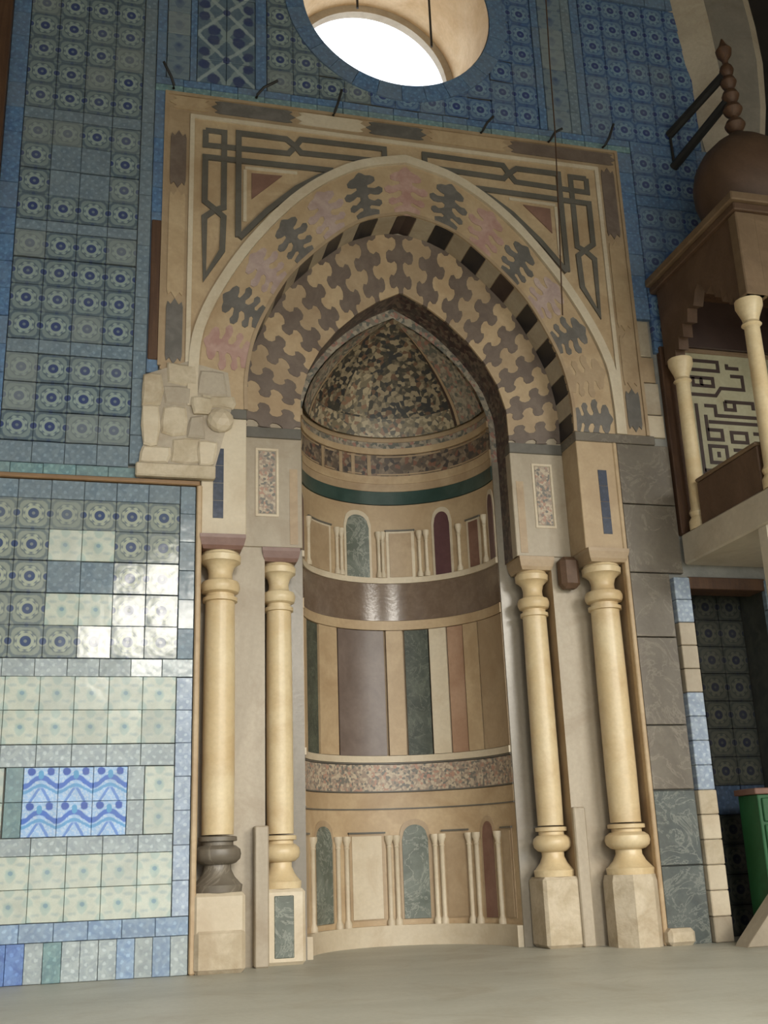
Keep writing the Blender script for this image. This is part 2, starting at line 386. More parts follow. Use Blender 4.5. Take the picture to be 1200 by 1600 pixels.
# sides of the big recess in the wall
def ribbon(name, pts, y0, y1, mat, parent):
    v, f = [], []
    for p in pts: v += [(p[0], y0, p[1]), (p[0], y1, p[1])]
    for i in range(len(pts)-1): f.append([2*i, 2*i+1, 2*i+3, 2*i+2])
    return link(name, mesh(name, v, f), mat, parent)
fl = structure(box('floor', RX0, RX1, RY-12, 2.2, -.25, 0, 'floor', bev=0)); tag(fl, 'bare grey stone floor in front of the niche')
structure(box('ceiling', RX0, RX1, RY, 1.2, RZ, RZ+.2, 'shade', bev=0))
structure(box('wall_left', RX0-.2, RX0, RY, 1.2, 0, RZ, 'shade', bev=0))
structure(box('wall_right', RX1, RX1+.2, RY, 1.2, 0, RZ, 'shade', bev=0))
def archhole(x0, x1, h):
    r = (x1-x0)/2; c = (x0+x1)/2
    return [(x0, .02)] + [(c-r*math.cos(math.pi*i/16), h-r+r*1.0*math.sin(math.pi*i/16)) for i in range(17)] + [(x1, .02)]
structure(holed('wall_front', rect(RX0, RX1, 0, RZ), [archhole(-1.2, 4.2, 5.9), archhole(-7.4, -2.2, 5.2), archhole(5.0, 10.6, 5.9)], RY, RY-.8, 'shade'))

# ------------------------------------------------------------------ the prayer niche
N = empty('prayer_niche', (XC, 0, 0))
tag(N, 'tall stone prayer niche with stepped arches, inlaid marble bands and mosaic conch', 'prayer niche')
bpy.context.view_layer.update()
NI = N.matrix_world.inverted()
def adopt(o, parent=N):
    o.parent = parent; o.matrix_parent_inverse = parent.matrix_world.inverted(); return o
def sub(o, part): o.parent = part; return o     # parts sit at the world origin, so sub-parts keep their coordinates
def ns(name, pts, yf, yb, mat, **k): return adopt(slab(name, pts, yf, yb, mat, **k))

adopt(ribbon('recess_reveal', recess, .05, D1+.02, 'tan', None))
# inner order: pier faces and arch at depth D1
h2 = [(XC-1.30, -.02), (XC-1.30, 3.29), (XC-.98, 3.29)] + A2.poly() + [(XC+.98, 3.29), (XC+1.30, 3.29), (XC+1.30, -.02)]
o2 = [(XC-1.95, -.02)] + h2 + [(XC+1.95, -.02), (XC+1.95, 6.7), (XC-1.95, 6.7)]
adopt(holed('inner_order', o2, [], D1, D2, 'greybeige'))
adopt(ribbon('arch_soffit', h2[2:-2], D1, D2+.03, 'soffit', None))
adopt(ribbon('pier_side', h2[:3], D1, D2+.03, 'tan', None)); adopt(ribbon('pier_side', h2[-3:], D1, D2+.03, 'tan', None))
h3 = [(XC-.92, -.02)] + A3.poly() + [(XC+.92, -.02)]
v, f = [], []
for p in h3:
    q = (XC+(p[0]-XC)*1.5, p[1] if p[1] < 4.4 else 4.4+(p[1]-4.4)*1.35); v += [(p[0], D2-.008, p[1]), (q[0], D2-.008, q[1])]
for i in range(len(h3)-1): f.append([2*i, 2*i+1, 2*i+3, 2*i+2])
adopt(link('niche_front', mesh('niche_front', v, f), 'border'))
adopt(box('niche_light_block', XC-1.6, XC+1.6, 1.75, 1.85, -.02, 6.8, 'grout', bev=0))  # unseen boxes added so sky light cannot leak into the niche
for s in (-1, 1): adopt(box('niche_light_block', XC+s*1.55-.05, XC+s*1.55+.05, D2+.04, 1.8, -.02, 6.8, 'grout', bev=0))
adopt(box('niche_light_block', XC-1.6, XC+1.6, D2+.02, 1.8, 6.3, 6.4, 'grout', bev=0))
for s in (-1, 1):
    x0, x1 = sorted((XC+s*.92, XC+s*1.30))
    ns('corner_post', rect(x0, x1, 0, 4.3), D2-.02, D2+.02, 'post')
    # impost blocks over the outer columns and inner columns
    x0, x1 = sorted((XC+s*1.50, XC+s*1.87))
    ib = adopt(box('impost_block', x0, x1, 0, D1, 3.29, 4.31, 'cream_pale' if s < 0 else 'cream'))
    adopt(box('impost_band', x0-.002, x1+.002 if s < 0 else XC+2.3, -.006, D1, 4.31, 4.40, 'strap' if s < 0 else 'slab'))
    xi = XC+s*1.73
    for i in range(4): sub(slab('blue_tile', rect(xi-.042, xi+.042, 3.43+i*.152, 3.43+i*.152+.148), -.006, .02, 'bluestrip'), ib)
    x0, x1 = sorted((XC+s*.975, XC+s*1.5))
    ib = adopt(box('impost_block', x0, x1, D1-.015, D1+.1, 3.29, 4.28, 'greybeige'))
    adopt(box('impost_band', x0, x1, D1-.02, D1+.1, 4.28, 4.38, 'strap'))
    xi = XC+s*1.28
    sub(strips('inlay_frame', [[(xi-.09, 3.57), (xi+.09, 3.57), (xi+.09, 4.17), (xi-.09, 4.17), (xi-.09, 3.57)]], .02, D1-.022, D1, 'cream_pale', None), ib)
    sub(slab('inlay_panel', rect(xi-.07, xi+.07, 3.59, 4.15), D1-.02, D1, 'inlay'), ib)
    xs = XC+s*1.05
    sub(slab('inlay_strip', rect(xs-.035, xs+.035, 3.32, 4.0), D1-.019, D1, 'tan'), ib)

# voussoirs of the inner arch, joggled into one another
NV = 29
JP = [(0, -.95), (.07, -.95), (.12, -.6), (.10, .1), (.13, .75), (.20, .98), (.28, .9), (.33, .45), (.30, -.1), (.34, -.6), (.40, -.9), (.48, -.9), (.53, -.5), (.51, .15), (.54, .8), (.61, 1.0), (.69, .9), (.73, .4), (.70, -.15), (.74, -.7), (.80, -.95), (.88, -.9), (.93, -.4), (.91, .2), (.94, .7), (1.0, .9)]
def vous(i):
    h = .5/NV; g = 1 if i % 2 == 0 else -1
    def edge(side):
        out = []
        for t, q in JP:
            s = (i+.5)/NV + side*(h + g*h*.66*q)
            s = min(max(s, 0), 1); out.append(lerp(A2(s), A1(s), .0+1.0*t))
        return out
    L, Rr = edge(-1), edge(1)
    return L + Rr[::-1]
for i in range(NV):
    ns('inner_voussoir', vous(i), D1-(.012 if i % 2 else .016), D1+.01, 'brownjog' if i % 2 == 0 else ('cream' if i % 4 == 1 else 'tan'))
# black and cream soffit stones of the outer arch
for i in range(NV):
    a, b = (i+.02)/NV, (i+.98)/NV; pts = [A1(a+(b-a)*k/4) for k in range(5)]
    c = [(XC, 4.5)]*5
    outp = [lerp(p, (XC, 4.6), -.03) for p in pts]; inp = [lerp(p, (XC, 4.6), .006) for p in pts]
    dark = i % 2 == 0
    ns('soffit_voussoir', inp + outp[::-1], .012 if dark else .010, D1+.02, ('blackbrown' if i in (14, 6, 20) else 'black') if dark else 'greybeige')

# outer arch band with joggled ornaments
OB = adopt(holed('outer_arch_band', [*A1.poly(), *reversed(AB.poly())], [], 0, .06, 'cream'))
orn = [(0, .62), (.12, .66), (.16, .40), (.17, .22), (.22, .18), (.25, .30), (.22, .52), (.20, .72), (.25, .88), (.32, .86), (.36, .68), (.33, .50), (.36, .34), (.40, .22), (.47, .20), (.50, .34), (.46, .56), (.45, .78), (.50, .97), (.58, 1.0), (.63, .82), (.60, .62), (.62, .42), (.64, .28), (.69, .28), (.71, .50), (.76, .68), (.84, .68), (.89, .50), (.91, .28), (.97, .12), (1.0, 0)]
PER = 1/14.6
for k in range(-7, 8):
    if k in (-7,): continue
    sm = .5+k*PER
    def mp(t, w): 
        s = sm+w*PER*(.46 if k % 2 else .50); return lerp(A1(s), AB(s), .02+t*.97)
    pts = [mp(t, -w) for t, w in orn] + [mp(t, w) for t, w in reversed(orn[:-1])]
    mat = 'greyjog' if k % 2 else {0: 'pink', 2: 'pink', -2: 'purplepink', -4: 'purplepink', -6: 'pink', 4: 'purplepink', 6: 'tan'}.get(k, 'pink')
    sub(slab('joggled_inlay', pts, -.005, .01, mat), OB)
adopt(strips('arch_moulding', [[lerp(p, (XC, 4.6), -.028) for p in AB.poly(70)]], .085, -.028, .03, 'cream_pale', None))
adopt(strips('arch_fillet', [[lerp(p, (XC, 4.6), -.004) for p in A1.poly(70)]], .03, -.01, .03, 'tan', None))

# field of the rectangular panel and its corner strapwork
SF = adopt(holed('spandrel_field', [(XC-2.02, 4.40), *AB.poly(), (XC+2.02, 4.40), (XC+2.02, 7.29), (XC-2.02, 7.29)], [], .006, .06, 'cream'))
for s in (-1, 1):
    S = lambda L: [(XC+s*a, b) for a, b in L]
    def strap(L, w=.052, y=-.006): sub(strips('strapwork', [S(L)], w, y, .02, 'strap', None, 1), SF)
    strap([(1.88, 7.13), (1.71, 7.13), (1.71, 6.34), (1.79, 6.30), (1.88, 6.22), (1.87, 5.62), (1.72, 5.90), (1.71, 6.24), (1.79, 6.31), (1.88, 6.38), (1.88, 6.84), (.70, 6.86)])
    strap([(1.88, 7.13), (1.88, 6.97), (1.12, 6.99), (1.05, 7.08), (1.0, 7.16), (.20, 7.17), (.20, 7.03), (1.0, 7.01), (1.05, 7.07), (1.14, 7.14), (1.58, 7.14), (1.58, 6.05)], y=-.0065)
    arc = [(.62, 6.88), (.84, 6.77), (1.05, 6.62), (1.32, 6.35), (1.57, 6.04)]
    strap(arc, .05, -.019)
    sub(slab('red_inlay', S([(1.46, 6.73), (1.18, 6.74), (1.46, 6.46)]), -.006, .02, 'redinlay'), SF)
    sub(strips('pale_fillet', [S([(1.52, 6.78), (1.04, 6.79)]), S([(1.52, 6.76), (1.52, 6.22)])], .03, -.005, .02, 'cream_pale', None), SF)
# outer border of alternating cartouches
def cart(x0, x1, z0, z1, mat, vert=False, p=.05):
    if not vert:
        zm = (z0+z1)/2; q = (z1-z0)/4
        pts = [(x0, z0+q*.3), (x0+p, z0), (x1-p, z0), (x1, z0+q*.3), (x1-p*.6, z0+q), (x1+p*.6, zm), (x1-p*.6, z1-q), (x1, z1-q*.3), (x1-p, z1), (x0+p, z1), (x0, z1-q*.3), (x0+p*.6, z1-q), (x0-p*.6, zm), (x0+p*.6, z0+q)]
    else:
        xm = (x0+x1)/2; q = (x1-x0)/4
        pts = [(x0+q*.3, z0), (x0+q, z0+p*.6), (xm, z0-p*.6), (x1-q, z0+p*.6), (x1-q*.3, z0), (x1, z0+p), (x1, z1-p), (x1-q*.3, z1), (x1-q, z1-p*.6), (xm, z1+p*.6), (x0+q, z1-p*.6), (x0+q*.3, z1), (x0, z1-p), (x0, z0+p)]
    ns('cartouche', pts, -.006, .03, mat)
ns('border_stone', rect(XC-2.23, XC+2.23, 7.29, 7.475), .004, .06, 'tan')
for s in (-1, 1):
    x0, x1 = sorted((XC+s*2.02, XC+s*2.23))
    ns('border_stone', rect(x0, x1, 4.40 if s > 0 else 4.72, 7.29), .004, .06, 'tan')
TOPC = [(-1.80, -1.08, 'greyjog'), (-1.02, -.40, 'cream_pale'), (-.34, .20, 'greyjog'), (.26, 1.04, 'cream'), (1.10, 2.20, 'brownjog'), (-2.18, -1.86, 'cream')]
for a, b, mm in TOPC: cart(XC+a, XC+b, 7.325, 7.46, mm)
for s, L in ((-1, [(6.52, 7.06, 'brownjog'), (5.42, 6.44, 'cream'), (4.80, 5.36, 'greyjog')]), (1, [(6.50, 7.26, 'brownjog'), (5.5, 6.42, 'cream'), (4.9, 5.42, 'tan'), (4.46, 4.84, 'greyjog')])):
    for a, b, mm in L:
        x0, x1 = sorted((XC+s*2.05, XC+s*2.19)); cart(x0, x1, a, b, mm, True)
adopt(strips('border_fillet', [[(XC-2.0, 4.75), (XC-2.0, 7.26), (XC+2.0, 7.26), (XC+2.0, 4.40)]], .04, -.012, .02, 'cream_pale', None))
adopt(strips('border_fillet', [[(XC-2.235, 4.75), (XC-2.235, 7.485), (XC+2.235, 7.485), (XC+2.235, 4.40)]], .03, -.014, .03, 'tan', None))

# ---- the concave niche wall, built course by course
RN = .92
def cyl(name, a0, a1, z0, z1, mat, proud=.0, n=None, z1f=None, parent=N, thick=.05, tap=0):
    n = n or max(2, int(abs(a1-a0)/4)+1); v, f = [], []; rf, rb = RN-proud, RN+thick
    for i in range(n+1):
        t = i/n; a = R(a0+(a1-a0)*t); zt = z1f(t) if z1f else z1
        for r in (rf, rb):
            for z in (z0, zt): v.append((XC+r*math.sin(a), D2+r*math.cos(a), z))
    for i in range(n):
        a = 4*i; b = a+4
        f += [[a, b, b+1, a+1], [a+2, a+3, b+3, b+2], [a+1, b+1, b+3, a+3], [a, a+2, b+2, b]]
    f += [[0, 1, 3, 2], [4*n, 4*n+2, 4*n+3, 4*n+1]]
    o = link(name, mesh(name, v, f), mat, None, True)
    return adopt(o, parent) if parent else o
adopt(link('niche_wall', (lambda V: mesh('niche_wall', *V))((
    [(XC+(RN+.045)*math.sin(R(-90+180*i/48)), D2+(RN+.045)*math.cos(R(-90+180*i/48)), z) for i in range(49) for z in (-.02, 5.0)],
    [[2*i, 2*i+1, 2*i+3, 2*i+2] for i in range(48)])), 'cream'))
cyl('plinth_course', -90, 90, 0, .17, 'cream_pale', .05)
cyl('dado_field', -90, 90, .17, 1.17, 'cream', .0)
cyl('cream_course', -90, 90, 1.18, 1.32, 'cream', .006)
cyl('inlay_band', -90, 90, 1.335, 1.575, 'inlay', .004)
for z in (1.17, 1.325, 1.58): cyl('dark_fillet', -90, 90, z, z+.012, 'strap', .010)
cyl('cream_course', -90, 90, 1.595, 1.655, 'cream_pale', .018)
cyl('cream_course', -90, 90, 2.85, 2.94, 'cream', .014)
cyl('brown_band', -90, 90, 2.945, 3.315, 'brownband', .004)
cyl('cream_ledge', -90, 90, 3.315, 3.37, 'cream_pale', .022)
cyl('arcade_field', -90, 90, 3.37, 4.125, 'cream', .0)
cyl('green_band', -90, 90, 4.13, 4.265, 'greenband', .012)
cyl('brown_course', -90, 90, 4.27, 4.35, 'tan', .006)
cyl('cream_course', -90, 90, 4.35, 4.435, 'cream', .012)
cyl('frieze_band', -90, 90, 4.437, 4.664, 'frieze', .0)
for a0, a1 in ((-86, -42), (-36, -28), (-18, -8), (2, 44), (50, 86)):
    for z in (4.447, 4.640): cyl('frieze_line', a0, a1, z, z+.014, 'tan', .006)
for a in (-38, -23, -14, -3): cyl('frieze_divider', a-1.2, a+1.2, 4.44, 4.66, 'tan', .006)
cyl('cream_course', -90, 90, 4.665, 4.73, 'cream', .022)
cyl('border_course', -90, 90, 4.73, 4.80, 'border', .004)
cyl('cream_course', -90, 90, 4.80, 4.85, 'tan', .014)
# tall panels
for a0, a1, mm in ((-90, -62.5, 'cream'), (-61, -46.5, 'green'), (-45.5, -29.5, 'cream'), (-28, 2.5, 'purple'), (3.9, 14, 'cream'), (15.2, 29.3, 'green'), (30.3, 40.8, 'cream_pale'), (41.6, 52, 'redpanel'), (52.8, 63.5, 'cream'), (64.5, 90, 'tan')):
    cyl('tall_panel', a0, a1, 1.66, 2.845, mm, -.004 if mm in ('green', 'purple', 'redpanel') else .008)
# arcades
def colonnette(a, z0, z1, r, mat='cream_pale'):
    h = z1-z0; rr = RN-.012; c = (XC+rr*math.sin(R(a)), D2+rr*math.cos(R(a)), 0)
    pr = [(r*1.7, z0), (r*1.7, z0+.035), (r*1.1, z0+.06), (r, z0+.07), (r, z1-.11), (r*1.3, z1-.10), (r, z1-.09), (r*1.2, z1-.07), (r*1.9, z1-.03), (r*1.9, z1)]
    adopt(lathe('colonnette', pr, mat, n=10, loc=c))
def archtop(name, z0, zs, rise, a0, a1, mat, proud, parent=N):
    return cyl(name, a0, a1, z0, zs, mat, proud, n=12, z1f=lambda t: zs+rise*max(0, 1-abs(2*t-1)**2.2)**.5, parent=parent)
def dado_bay(c, w, kind, z0, zr, za, mats, frame):
    a0, a1 = c-w/2, c+w/2
    if kind == 'arch':
        fr = archtop('arched_frame', z0, za-.13, .15, a0-1.6, a1+1.6, frame, .008); sub(archtop('arched_panel', z0, za-.16, .13, a0, a1, mats, .014, None), fr)
    else:
        fr = cyl('panel_frame', a0-1.8, a1+1.8, z0, zr+.02, frame, .008); sub(cyl('panel', a0, a1, z0+.01, zr, mats, .014, parent=None), fr)
        sub(cyl('panel_lintel', a0-2.4, a1+2.4, zr+.02, zr+.035, 'strap', .02, parent=None), fr)
for c, w, kd, mm in ((-72, 12, 'rect', 'tan'), (-45, 16, 'arch', 'greenlight'), (-12.6, 19, 'rect', 'cream_pale'), (16.6, 15, 'arch', 'greenlight'), (40.5, 12, 'rect', 'tan'), (62.5, 8, 'arch', 'redbrown'), (79, 7, 'rect', 'tan')):
    dado_bay(c, w, kd, .22, .94, 1.06, mm, 'tan')
for a in (-58, -32.5, -26, 1.2, 5.6, 28, 32, 49, 54, 70.5): colonnette(a, .17, .94, .022)
for c, w, kd, mm in ((-72, 12, 'arch', 'plum'), (-44.5, 20, 'rect', 'tan'), (-12.6, 15.5, 'arch', 'greenlight'), (15, 14, 'rect', 'tan'), (42.2, 10.5, 'arch', 'plum'), (66, 8, 'rect', 'redbrown'), (85, 6, 'arch', 'plum')):
    dado_bay(c, w, kd, 3.37, 3.83, 4.04, mm, 'cream_pale')
for a in (-57.5, -28, -24.5, 1.2, 3.8, 27, 31.5, 54, 77): colonnette(a, 3.37, 3.84, .018)
# conch: a pointed half dome above z 4.85
def conch(name, a0, a1, t0, t1, mat, off=0.0, na=40, nt=26):
    v, f = [], []
    hh = [p for p in A3.h if p[1] >= 4.84]
    def prof(t):
        z = 4.84+(5.735-4.84)*t
        for i in range(len(hh)-1):
            if hh[i][1] <= z <= hh[i+1][1]:
                k = (z-hh[i][1])/(hh[i+1][1]-hh[i][1]+1e-9); return hh[i][0]+(hh[i+1][0]-hh[i][0])*k, z
        return hh[-1][0] if t > .5 else hh[0][0], z
    for j in range(nt+1):
        w, z = prof(t0+(t1-t0)*j/nt); w = max(w-off, .004)
        for i in range(na+1):
            a = R(a0+(a1-a0)*i/na); v.append((XC+w*math.sin(a), D2-.006+w*math.cos(a), z))
    for j in range(nt):
        for i in range(na): q = j*(na+1)+i; f.append([q, q+1, q+na+2, q+na+1])
    return adopt(link(name, mesh(name, v, f), mat, None, True))
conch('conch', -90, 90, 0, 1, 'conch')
conch('conch_border', 63, 88, .0, .96, 'border', .012, 8); conch('conch_border', -88, -63, .0, .96, 'border', .012, 8)
conch('conch_fillet', 60.5, 63, .0, .96, 'tan', .018, 3); conch('conch_fillet', -63, -60.5, .0, .96, 'tan', .018, 3)
conch('conch_fillet', 58, 60.5, .0, .96, 'blackbrown', .014, 3)
conch('conch_lit_band', -58, 58, .0, .20, 'conchlow', .006, 30, 4)  # paler mosaic: light from below is put into the lower conch's colour
conch('conch_medallion', -30, -6, .22, .60, 'conchlow', .006, 8, 8)

# ------------------------------------------------------------------ columns
def column(x, y, k, label, base_mat='ivory', plinth='cream_pale', ab='redbrown', zs=3.29, octo=False, inl=False):
    c = empty('marble_column', (x, y, 0)); tag(c, label, 'column', 'columns of the prayer niche')
    w = .17*k+.02
    if octo: p = lathe('plinth', [(w*1.16, 0), (w*1.16, .50), (w*1.08, .55)], plinth, c, n=8, smooth=False, rot=R(22.5))
    else:
        p = box('plinth', -w, w, -w, w, 0, .55, plinth, c, bev=.025)
        if inl: box('plinth_inlay', -w*.45, w*.45, -w-.006, -w+.01, .05, .50, 'greenlight', p)
    lathe('base', [(.185*k, .55), (.19*k, .60), (.175*k, .61), (.13*k, .66), (.105*k, .71), (.105*k, .745), (.14*k, .755), (.172*k, .785), (.18*k, .82), (.172*k, .855), (.14*k, .88), (.12*k, .885), (.12*k, .91), (.148*k, .915), (.148*k, .945), (.125*k, .95)], base_mat, c, n=20)
    lathe('shaft', [(.122*k, .96), (.126*k, 1.4), (.124*k, 2.2), (.118*k, 2.80)], 'ivory', c, n=28)
    lathe('capital', [(.12*k, 2.76), (.14*k, 2.765), (.14*k, 2.795), (.115*k, 2.80), (.115*k, 2.825), (.148*k, 2.84), (.16*k, 2.87), (.16*k, 2.895), (.148*k, 2.925), (.115*k, 2.935), (.10*k, 2.955), (.097*k, 3.00), (.112*k, 3.05), (.15*k, 3.085), (.165*k, 3.09), (.168*k, 3.14), (.155*k, 3.15), (.15*k, 3.17)], 'ivory', c, n=20)
    s2 = math.sqrt(2)
    lathe('abacus', [(.155*k*s2, 3.17), (.17*k*s2, 3.20), (.185*k*s2, zs-.03), (.185*k*s2, zs)], ab, c, n=4, smooth=False, rot=math.pi/4)
    return c
column(XC-1.69, .15, 1.0, 'ivory column with dark grey base bulb, beside the tiled wall', 'slab')
column(XC-1.16, .47, .88, 'slimmer ivory column between the left corner post and the grey pier', inl=True)
column(XC+1.16, .47, .90, 'slimmer ivory column just right of the niche hollow', ab='tan', plinth='stone')
column(XC+1.70, .15, 1.05, 'thick ivory column next to the dark grey marble slabs', ab='tan', plinth='stone', octo=True)
# second order plinth stones leaning on the pier feet

# rubble of the damaged lower left corner of the panel
rub = [(-2.36, -2.20, 4.38, 4.66), (-2.36, -2.22, 4.02, 4.37), (-2.36, -2.13, 3.87, 4.01), (-2.19, -1.97, 4.40, 4.56), (-2.20, -2.00, 4.12, 4.38), (-2.11, -1.88, 3.88, 4.10), (-1.98, -1.86, 4.12, 4.30), (-1.96, -1.80, 4.33, 4.47), (-2.16, -1.92, 4.58, 4.76), (-1.91, -1.68, 4.50, 4.72), (-1.87, -1.60, 4.40, 4.49), (-1.90, -1.76, 3.87, 4.08)]
ns('plaster_patch', [(XC-2.35, 3.86), (XC-1.76, 3.86), (XC-1.62, 4.42), (XC-1.66, 4.72), (XC-2.0, 4.80), (XC-2.33, 4.66)], -.015, .06, 'plaster')
for a, b, c, d in rub:
    j = lambda q: q+random.uniform(-.018, .018)
    mx, mz = (a+b)/2, (c+d)/2
    pts = [(XC+j(a), j(c)), (XC+j(mx), c-.01), (XC+j(b), j(c)), (XC+b+.01, j(mz)), (XC+j(b), j(d)), (XC+j(mx), d+.008), (XC+j(a), j(d)), (XC+a-.008, j(mz))]
    ns('rubble_stone', pts, -.025-random.random()*.035, .06, random.choice(['stone', 'cream_pale', 'stone', 'plaster']), bevel=.02)
bm = bmesh.new(); bmesh.ops.create_icosphere(bm, subdivisions=2, radius=.11)
for v in bm.verts: v.co = Vector((v.co.x*1.05, v.co.y*.6, v.co.z))*(1+.08*math.sin(9*v.co.x+7*v.co.z))+Vector((XC-1.73, -.03, 4.27))
me = bpy.data.meshes.new('rubble_stone'); bm.to_mesh(me); bm.free(); adopt(link('rubble_stone', me, 'cream_pale'))
adopt(box('ledge_slab', XC-2.40, XC-1.76, -.07, .05, 3.745, 3.86, 'stone', bev=.012))
adopt(box('timber_strip', XC-2.335, XC-2.245, -.012, .05, 4.80, 6.14, 'wood', bev=.01))
# pier feet: pale stones beside the plinths
adopt(box('footing_stone', XC-1.87, XC-1.50, -.06, .0, 0, .30, 'stone', bev=.03))
adopt(box('footing_stone', XC-1.40, XC-1.29, .20, D1, 0, 1.02, 'greybeige', bev=.01))
adopt(box('footing_stone', XC+1.86, XC+2.10, -.10, .02, 0, .13, 'stone', bev=.03))
adopt(box('footing_stone', XC+1.29, XC+1.40, .27, D1, 0, 1.1, 'greybeige', bev=.01))
adopt(box('broken_corbel', XC+1.34, XC+1.52, .18, D1, 2.98, 3.27, 'minbarred', bev=.04))
# cream edge moulding either side of the column recess
adopt(box('edge_moulding', XC-1.905, XC-1.86, -.025, .06, 0, 3.70, 'cream', bev=.01))
adopt(box('edge_moulding', XC+1.86, XC+1.90, -.012, .06, 0, 4.31, 'cream', bev=.008))

# dark marble slabs right of the niche
slabs = [(0, .60), (.61, 1.20), (1.215, 1.74), (1.75, 2.50), (2.51, 3.08), (3.09, 3.72), (3.73, 4.305)]
MAT['slabgreen'] = marble('dark_green_grey_slab', (.085, .10, .095), (.15, .165, .15), vein=(.27, .28, .24), rough=.35, scale=4)
for i, (a, b) in enumerate(slabs):
    adopt(slab('marble_slab', rect(XC+1.905, XC+(2.285 if b < 3.1 else 2.43), a, b), -.002, .05, 'slabgreen' if i < 2 else 'slab', bevel=.005), N)
for a, b, mm in ((4.40, 4.62, 'cream_pale'), (4.63, 4.95, 'greybeige'), (4.96, 5.22, 'tan'), (5.23, 5.60, 'greybeige')):
    ns('border_stone', rect(XC+2.24, XC+2.43-.06*(a-4.4), a, b), .018, .06, mm, bevel=.008)

# ------------------------------------------------------------------ tiles on the wall
cache = {}
def tile(name, cx, cz, w, h, mat, tilt=1.0, y=0.0, clip=None):
    key = (round(w, 3), round(h, 3), mat)
    if clip is None and key in cache: me = cache[key]
    else:
        if clip is None:
            a, b = w/2-.001, h/2-.001; c, d = a-.003, b-.003
            v = [(-c, 0, -d), (c, 0, -d), (c, 0, d), (-c, 0, d), (-a, .005, -b), (a, .005, -b), (a, .005, b), (-a, .005, b), (-a, .045, -b), (a, .045, -b), (a, .045, b), (-a, .045, b)]
            f = [[0, 1, 2, 3]] + [[i, (i+1) % 4, 4+(i+1) % 4, 4+i][::-1] for i in range(4)] + [[4+i, 4+(i+1) % 4, 8+(i+1) % 4, 8+i][::-1] for i in range(4)]
            me = mesh('tile', v, f)
        else:
            k = 12; v, f = [], []
            for i in range(k+1):
                for j in range(k+1): v.append((-w/2+.002+(w-.004)*i/k, 0, -h/2+.002+(h-.004)*j/k))
            for i in range(k):
                for j in range(k):
                    mx, mz = cx-w/2+w*(i+.5)/k, cz-h/2+h*(j+.5)/k
                    if math.hypot(mx-OC[0], mz-OC[1]) > clip: q = i*(k+1)+j; f.append([q, q+k+1, q+k+2, q+1])
            if not f: return
            me = mesh('tile', v, f)
        me.materials.append(MAT[mat])
        if clip is None: cache[key] = me
    o = bpy.data.objects.new(name, me); COL.objects.link(o); o.parent = wall
    o.location = (cx, y+random.uniform(-.003, .003), cz)
    o.rotation_euler = (R(random.gauss(0, 1.1)*tilt), R(random.gauss(0, .25)), R(random.gauss(0, 1.1)*tilt))
    return o
def row(x0, x1, z0, z1, n, mat, name='border_tile', tilt=1.0):
    w = (x1-x0)/n
    for i in range(n): tile(name, x0+w*(i+.5), (z0+z1)/2, w, z1-z0, mat, tilt)
def colm(x0, x1, z0, z1, n, mat, name='border_tile'):
    h = (z1-z0)/n
    for i in range(n): tile(name, (x0+x1)/2, z0+h*(i+.5), x1-x0, h, mat)
LC = [-1.05, -.80, -.55, -.30, -.05, .20, .45]
for z in (3.41, 3.16, 2.905, 2.65, 2.40):
    for x in LC:
        patch = x in (-.30, -.05) and 2.5 < z < 3.3
        tile('tile', x, z, .25, .25, ('greytile' if random.random() < .5 else 'floral') if patch else 'star_low')
row(-1.175, .575, 3.535, 3.69, 7, 'greytile'); colm(.578, .70, 2.275, 3.69, 6, 'greytile')
row(-1.175, .70, 2.135, 2.272, 8, 'greylow')
for z in (2.01, 1.76):
    for x in LC: tile('tile', x, z, .25, .25, 'floral')
colm(.578, .70, .40, 2.13, 7, 'paleblue')
row(-1.175, .575, 1.471, 1.632, 7, 'greylow')
for z in (1.345, 1.10):
    for x in (-.378, -.133, .112): tile('tile', x, z, .245, .245, 'vivid', .6)
    for x in (-1.01, -.76): tile('tile', x, z, .25, .245, 'floral')
    tile('tile', .467, z, .215, .245, 'floral')
colm(-.625, -.502, .977, 1.47, 2, 'turq'); colm(.236, .357, .977, 1.47, 2, 'greylow')
row(-1.175, .575, .85, .975, 7, 'greylow')
for z in (.737, .512):
    for x in LC: tile('tile', x, z, .25, .225, 'floral')
row(-1.175, .70, .27, .398, 8, 'bluelow')
for i in range(15): tile('skirting_tile', -1.1125+.125*i, .135, .125, .268, 'cobalt' if i < 6 else random.choice(['greylow', 'turq', 'bluelow', 'greylow']))
MC = [-.72, -.47, -.22, .03]
for z in (4.14, 4.395, 4.65, 5.03, 5.28, 5.53, 5.79, 6.15, 6.40, 6.66, 6.91, 7.28, 7.53, 7.78, 8.03, 8.28, 8.53, 8.78):
    for x in MC: tile('tile', x, z, .25, .25, 'greytile' if (x in (-.47, -.22) and z in (6.40, 6.66)) else 'star')
for a, b, mm in ((3.83, 4.01, 'greytile'), (4.78, 4.90, 'greytile'), (5.92, 6.02, 'greytile'), (7.04, 7.15, 'greytile')): row(-.845, .155, a, b, 4, mm)
row(-1.0, .25, 3.735, 3.828, 5, 'turq')
colm(-1.0, -.848, 3.83, 8.9, 20, 'bluetile'); colm(.158, .268, 3.86, 8.9, 20, 'greytile'); colm(.27, .368, 4.68, 7.50, 11, 'bluetile')
row(.27, 5.02, 7.505, 7.575, 19, 'turq'); row(.27, 5.02, 7.577, 7.65, 19, 'bluetile')
colm(.272, .36, 7.655, 9.155, 6, 'bluetile')
for z in (7.78, 8.03, 8.28, 8.53, 8.78, 9.03):
    tile('tile', .47, z, .21, .25, 'scroll'); tile('tile', .775, z, .27, .25, 'arab'); tile('tile', 1.046, z, .27, .25, 'arab')
